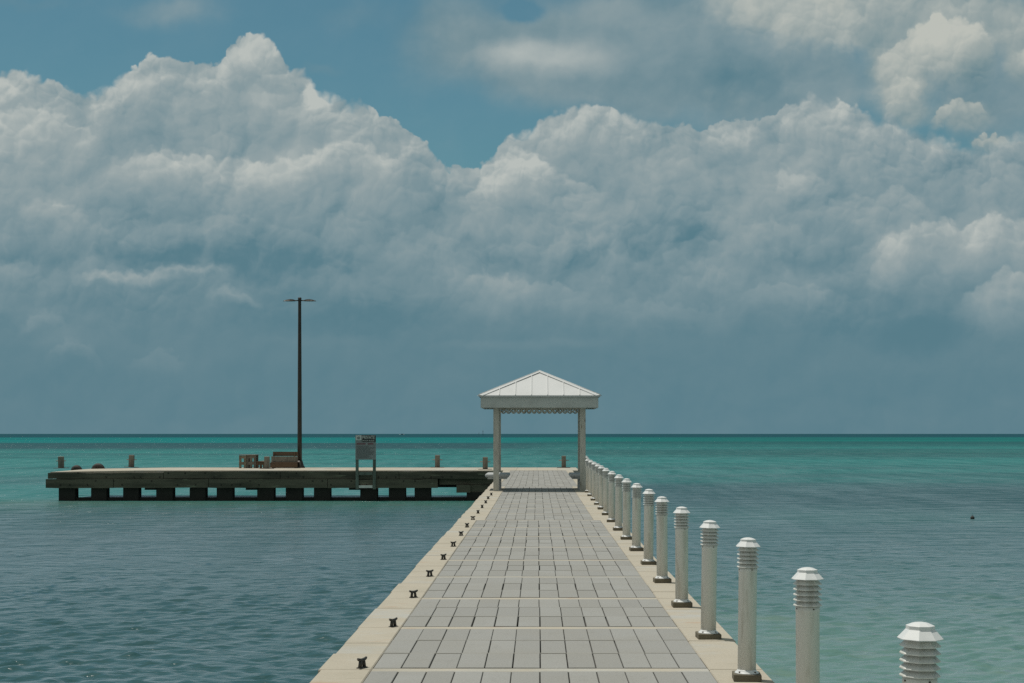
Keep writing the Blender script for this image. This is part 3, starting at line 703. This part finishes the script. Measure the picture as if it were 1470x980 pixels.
for i in range(46):
    x = -22.1 + i * .42 + rndj.uniform(-.08, .08); z = rndj.choice([-.12, -.30, -.48, -.66]); yy_ = JY0 - .17 if z > -.375 else JY0 - .235
    if x > -4.7 and z < -.375: continue
    if x < -2.4: MB().tube((x, yy_ - .018, z), (x, yy_ + .01, z), .034, 8).build('bolt', M['pile'], jet)
piles = [(84, 108), (130.5, 153), (176.5, 199), (224, 248), (272, 295), (310.9, 334), (369, 393.3), (410, 434), (450.5, 474), (517, 541.5), (558, 582), (595, 618.4), (669.8, 694)]
for a, b in piles:
    x0, x1 = at(a, 72.3), at(b, 72.3)
    MB().box(x0, x1, 72.3, 72.85, -4.0, -.80 if x0 < -4.6 else -1.0).build('pile', M['pile'], jet, bevel=.02)
    x0, x1 = at(a, 78.0) + .1, at(b, 78.0) - .1
    MB().box(x0, x1, 77.9, 78.3, -4.0, -.63).build('pile', M['pile'], jet)
for a in (224, 369, 517):
    MB().box(at(a - 16, 72.3), at(a - .2, 72.3), 72.25, 72.8, -.90, -.795).build('pile_cap', M['pile'], jet)
MB().box(-22.05, -1.7, 72.42, 72.62, -1.9, -1.25).build('waterline_shade_bar', M['pile'], jet)  # bar added to stand in for the dark shade band along the waterline
MB().box(-22.0, 1.6, 72.9, 73.2, -.80, -.165).build('cross_beam', M['pile'], jet)

# mooring posts standing on the jetty
def mooring(px, ytop, ybase, label, w_=.235, lean=0):
    d = F * EYE / (ybase - 622.5); x = at(px, d); h = zt(ytop, d)
    t = thing('mooring_post', label, 'mooring post', (x, d, 0), 0, 'short timber mooring posts on the jetty')
    t.rotation_euler = (0, R(lean), 0)
    MB().cbox(-w_ / 2, w_ / 2, -w_ / 2, w_ / 2, .02, h, .02).build('post', M['woodgrey'], t)
    MB().cbox(-.33, .33, -.2, .2, .001, .022, .004).build('base_plate', M['fastener'], t)
    MB().tube((-.25, 0, h * .62), (.25, 0, h * .62), .022, 8).build('cross_pin', M['galv'], t)
mooring(87.8, 655, 671.9, 'short brown mooring post at the far left end of the jetty', lean=-1)
mooring(188.5, 652.8, 670.6, 'short mooring post just right of the two dark tyres', lean=2)
mooring(383.2, 655, 672.6, 'short grey mooring post between the low step frame and the timber bench')
mooring(628, 653, 670.9, 'lone short mooring post midway between the sign and the gazebo')
mooring(696.6, 655.8, 673.6, 'short dark mooring post just left of the left gazebo post')
mooring(809.3, 654, 671.3, 'short mooring post seen between the gazebo posts', w_=.22)

# tyres on the far edge
for (px, ytop, rad, lb) in ((110, 667.2, .30, 'smaller dark tyre fender hanging on the far edge of the jetty'), (141, 664.6, .36, 'larger dark tyre fender with a rounded top on the jetty edge')):
    d = JY1 + .17; x = at(px, d); top = zt(ytop, d)
    t = thing('tyre_fender', lb, 'tyre fender', (x, d, top - rad), 0, 'tyre fenders at the left end of the jetty')
    MB().torus((0, 0, 0), rad - .16, .155, 'y', 32, 14).build('tyre', M['rubber'], t)
    MB().torus((0, -.150, 0), rad - .15, .012, 'y', 32, 6).build('rim_bead', M['rubber'], t)

# bench beside the lamp
d = 77.2; xb0, xb1 = at(388.5, d), at(427.5, d)
tb = thing('timber_bench', 'brown high backed timber bench beside the lamp post', 'bench', ((xb0 + xb1) / 2, d, 0))
hw = (xb1 - xb0) / 2
zz = [0.03, .285, .60, .82]
MB().box(-hw + .13, hw, .0, .05, .60, .815).build('back_board', M['wood'], tb, bevel=.006)
MB().box(-hw + .05, hw, -.10, -.05, .305, .585).build('back_board', M['woodgrey'], tb, bevel=.006)
MB().box(-hw, hw, -.20, -.15, .02, .285).build('back_board', M['wood'], tb, bevel=.006)
MB().box(-hw + .03, hw, -.15, .55, .285, .303).build('seat', M['wood'], tb)
for s in (-1, 1): MB().box(s * (hw - .12) - .05, s * (hw - .12) + .05, -.045, .5, .001, .284).build('leg', M['wood'], tb)
for s in (-1, 1): MB().box(s * (hw - .16) - .04, s * (hw - .16) + .04, -.045, -.005, .305, .81).build('back_stile', M['wood'], tb)

# stepped timber frame
d = 77.0; x0, x1, x2, x3 = at(343.4, d), at(352.3, d), at(367, d), at(380, d)
tf = thing('step_frame', 'weathered timber step frame with open sides left of the mooring post', 'step frame', ((x0 + x2) / 2, d, 0))
c = (x0 + x2) / 2; x0 -= c; x1 -= c; x2 -= c; x3 -= c
h1 = .62
def frame(xa, xb, y, h, cols, rows, name, m):
    mb = MB(); t = .055
    for i in range(cols + 1):
        x = xa + (xb - xa) * i / cols; mb.box(x - t, x + t, y, y + .08, .001, h)
    for i in range(rows):
        z = h * (i + 1) / rows; mb.box(xa - t - .004, xb + t + .004, y - .01, y + .09, z - .14, z + .003)
    return mb.build(name, m, tf)
frame(x0 + .05, x1 - .02, -.02, h1, 1, 2, 'side_frame', M['slat'])
frame(x1 + .08, x2 - .06, .08, h1 + .01, 2, 2, 'upright_frame', M['woodgrey'])
frame(x1 + .08, x2 - .06, .70, h1 + .01, 1, 2, 'upright_frame', M['woodgrey'])
MB().box(x0, x2, -.03, .80, h1 + .014, h1 + .05).build('top_board', M['woodgrey'], tf, bevel=.005)
MB().box(x0 + .02, x2, .19, .69, h1 * .42, h1 * .42 + .04).build('shelf', M['wood'], tf)
frame(x2 + .07, x3 - .05, .1, .30, 2, 1, 'low_step_frame', M['wood'])
MB().box(x2, x3, .05, .75, .305, .345).build('low_step', M['wood'], tf, bevel=.005)

# lamp post
d = 77.9; xl = at(430.2, d); ht = zt(427.5, d)
lp = thing('street_lamp', 'tall dark lamp post with two flat lamp heads on the jetty', 'lamp post', (xl, d, 0))
MB().lathe([(.115, .36), (.112, 1.2), (.105, 3.2), (.078, ht - .03), (.07, ht)], 14).build('pole', M['bronze'], lp)
MB().lathe([(.27, .001), (.26, .05), (.20, .14), (.145, .36), (.10, .362)], 16).build('base', M['bronze'], lp)
MB().lathe([(.084, ht - .16), (.09, ht - .15), (.09, ht + .01), (.05, ht + .03)], 12).build('pole_cap', M['bronze'], lp)
for s in (-1, 1):
    a = MB(); a.tube((s * .08, 0, ht - .13), (s * .30, 0, ht - .13), .028, 8); ar = a.build('arm', M['bronze'], lp)
    prof = [(.22, .05, .035), (.32, .10, .058), (.48, .13, .064), (.64, .12, .050), (.76, .09, .026), (.82, .05, .012)]
    mb = MB(); vs = []; zc = ht - .165
    for (x, w_, h_) in prof: vs += [(s * x, -w_, zc), (s * x, -w_ * .55, zc + h_ * 1.6), (s * x, w_ * .55, zc + h_ * 1.6), (s * x, w_, zc)]
    fs = [(0, 1, 2, 3), (20, 23, 22, 21)]
    for i in range(5):
        for q in range(4): fs.append((4 * i + q, 4 * i + 4 + q, 4 * i + 4 + (q + 1) % 4, 4 * i + (q + 1) % 4))
    mb.add(vs, fs); lh = mb.build('lamp_head', M['bronze'], lp)
    MB().box(min(s * .38, s * .66), max(s * .38, s * .66), -.08, .08, zc - .006, zc - .001).build('lens', M['signink'], lh)

# sign on the front of the jetty
ds = JY0 - .32
sxl, sxr = at(510.2, ds), at(539.6, ds); cx = (sxl + sxr) / 2; hw = (sxr - sxl) / 2
sg = thing('notice_sign', 'grey notice board reading PRIVATE on two green legs bolted to the jetty face', 'sign', (cx, ds, 0))
zt0, zt1 = zt(659.6, ds), zt(624.3, ds)
MB().box(-hw, hw, -.02, .02, zt0, zt1).build('panel', M['signface'], sg, bevel=.004)
for s in (-1, 1): MB().box(s * (hw - .075) - .07, s * (hw - .075) + .07, .022, .08, -.86, zt1 - .1).build('leg', M['signwood'], sg, bevel=.006)
MB().box(-hw + .16, hw - .16, .0, .05, -.80, -.68).build('cross_rail', M['signtext'], sg)
MB().box(-hw + .16, hw - .16, .0, .05, -.20, -.07).build('cross_rail', M['signwood'], sg)
wdt = 2 * hw
MB().box(-hw + wdt * .315, hw - .005, -.028, -.0205, zt1 - .32, zt1 - .01).build('header', M['signdark'], sg)
em = MB(); em.box(-hw + .02, -hw + wdt * .30, -.026, -.0205, zt1 - .235, zt1 - .02); emb = em.build('emblem', M['signtext'], sg)
ec = MB(); ecx = -hw + wdt * .16
ec.torus((ecx, -.028, zt1 - .125), .055, .012, 'y', 20, 6); ec.box(ecx - .02, ecx + .02, -.031, -.0265, zt1 - .15, zt1 - .10); ec.build('crest', M['signink'], emb)
def text(txt, size, x, z, width, m, parent, name, y=-.031):
    cu = bpy.data.curves.new(name, 'FONT'); cu.body = txt; cu.size = size; cu.extrude = .001; cu.offset = size * .012
    tmp = bpy.data.objects.new(name, cu); COL.objects.link(tmp)
    dg = bpy.context.evaluated_depsgraph_get(); me = bpy.data.meshes.new_from_object(tmp.evaluated_get(dg))
    bpy.data.objects.remove(tmp)
    xs_ = [v.co.x for v in me.vertices]; w0 = max(xs_) - min(xs_); k = width / w0; mn = min(xs_)
    for v in me.vertices: v.co = Vector(((v.co.x - mn) * k, 0 - v.co.z, v.co.y))
    me.materials.clear(); me.materials.append(m)
    o = bpy.data.objects.new(name, me); COL.objects.link(o); o.parent = parent; o.location = (x, y, z)
text('PRIVATE', .20, -hw + wdt * .345, zt1 - .175, wdt * .60, M['signtext'], sg, 'lettering')
text('DOCK RULES', .08, -hw + wdt * .345, zt1 - .285, wdt * .58, M['signtext'], sg, 'lettering')
rl = MB()
for a, b in ((.06, .50), (.60, .88)): rl.box(-hw + wdt * a, -hw + wdt * b, -.024, -.0205, zt1 - .44, zt1 - .37)
rl.build('red_line', M['signred'], sg)
ink = MB(); rs = random.Random(5); z = zt1 - .50
while z > zt0 + .05:
    x = -hw + .05
    end = hw - rs.uniform(.05, .35)
    while x < end:
        l_ = rs.uniform(.03, .11); ink.box(x, min(x + l_, end), -.0235, -.0205, z - .012, z + .008); x += l_ + .018
    z -= .040
ink.build('small_print', M['signink'], sg)

# ------------------------------------------------------------------ far boat, markers, buoy
bd = 6500.0
bt_ = thing('motorboat', 'tiny dark motorboat throwing white spray on the horizon left of the gazebo', 'motorboat', (at(577.3, bd), bd, WATER))
sec = [(-5.5, 1.3, 1.2), (-2, 1.6, 1.4), (2, 1.4, 1.7), (5, .7, 2.1), (6.4, .05, 2.4)]
vs = []; fs = []
for (x, w_, h_) in sec: vs += [(x, -w_, h_), (x, -w_ * .5, -.2), (x, w_ * .5, -.2), (x, w_, h_)]
for i in range(4):
    for q in range(4): fs.append((4 * i + q, 4 * i + 4 + q, 4 * i + 4 + (q + 1) % 4, 4 * i + (q + 1) % 4))
fs += [(0, 1, 2, 3), (16, 19, 18, 17)]
h = MB(); h.add(vs, fs); h.build('hull', M['hull'], bt_)
c_ = MB(); c_.cbox(-2.4, 1.4, -1.1, 1.1, 1.5, 3.6, .3); c_.build('cabin', M['hull'], bt_)
MB().box(-2.8, 1.8, -1.3, 1.3, 3.7, 3.85).build('canopy', M['boatwhite'], bt_)
fm = MB(); rf = random.Random(2)
for i in range(60):
    x = rf.choice([rf.uniform(-14, -5.5), rf.uniform(5, 9)]); hh = rf.uniform(.4, 1.8) * (1 - abs(x) / 18)
    fm.lathe([(rf.uniform(.5, 1.4), -.2), (.5, hh * .6), (.1, hh)], 6, c=(x, rf.uniform(-2, 2)))
tag(fm.build('boat_spray', M['foam'], loc=(at(577.3, bd), bd, WATER)), 'white spray thrown up around the tiny far motorboat', 'spray', kind='stuff')
for (px, ytop, ybase, lb, wd) in ((693.3, 617.2, 624.7, 'taller thin channel marker pole on the horizon beside the gazebo', .35), (687.5, 620.6, 624.4, 'shorter thin channel marker pole on the horizon left of the taller pole', .28)):
    dm = F * (EYE - WATER) / (ybase - 622.5)
    t = thing('channel_marker', lb, 'channel marker', (at(px, dm), dm, WATER), 0, 'channel marker poles on the horizon')
    hh = (ybase - ytop) / F * dm
    MB().lathe([(wd, -2), (wd * .8, hh)], 8).build('pole', M['hull'], t)
    MB().cbox(-wd * 1.8, wd * 1.8, -.1, .1, hh * .62, hh * .78, .02).build('marker_board', M['hull'], t)
db = F * 3.1 / (744.6 - 622.5)
by = thing('float', 'small dark float bobbing alone on the water at right', 'float', (at(1396, db), db, WATER), R(20))
MB().lathe([(.02, -.06), (.055, -.04), (.078, .02), (.07, .07), (.035, .10), (.01, .105)], 14).build('body', M['rubber'], by)
MB().torus((0, 0, .125), .022, .007, 'y', 12, 6).build('ring', M['iron'], by)
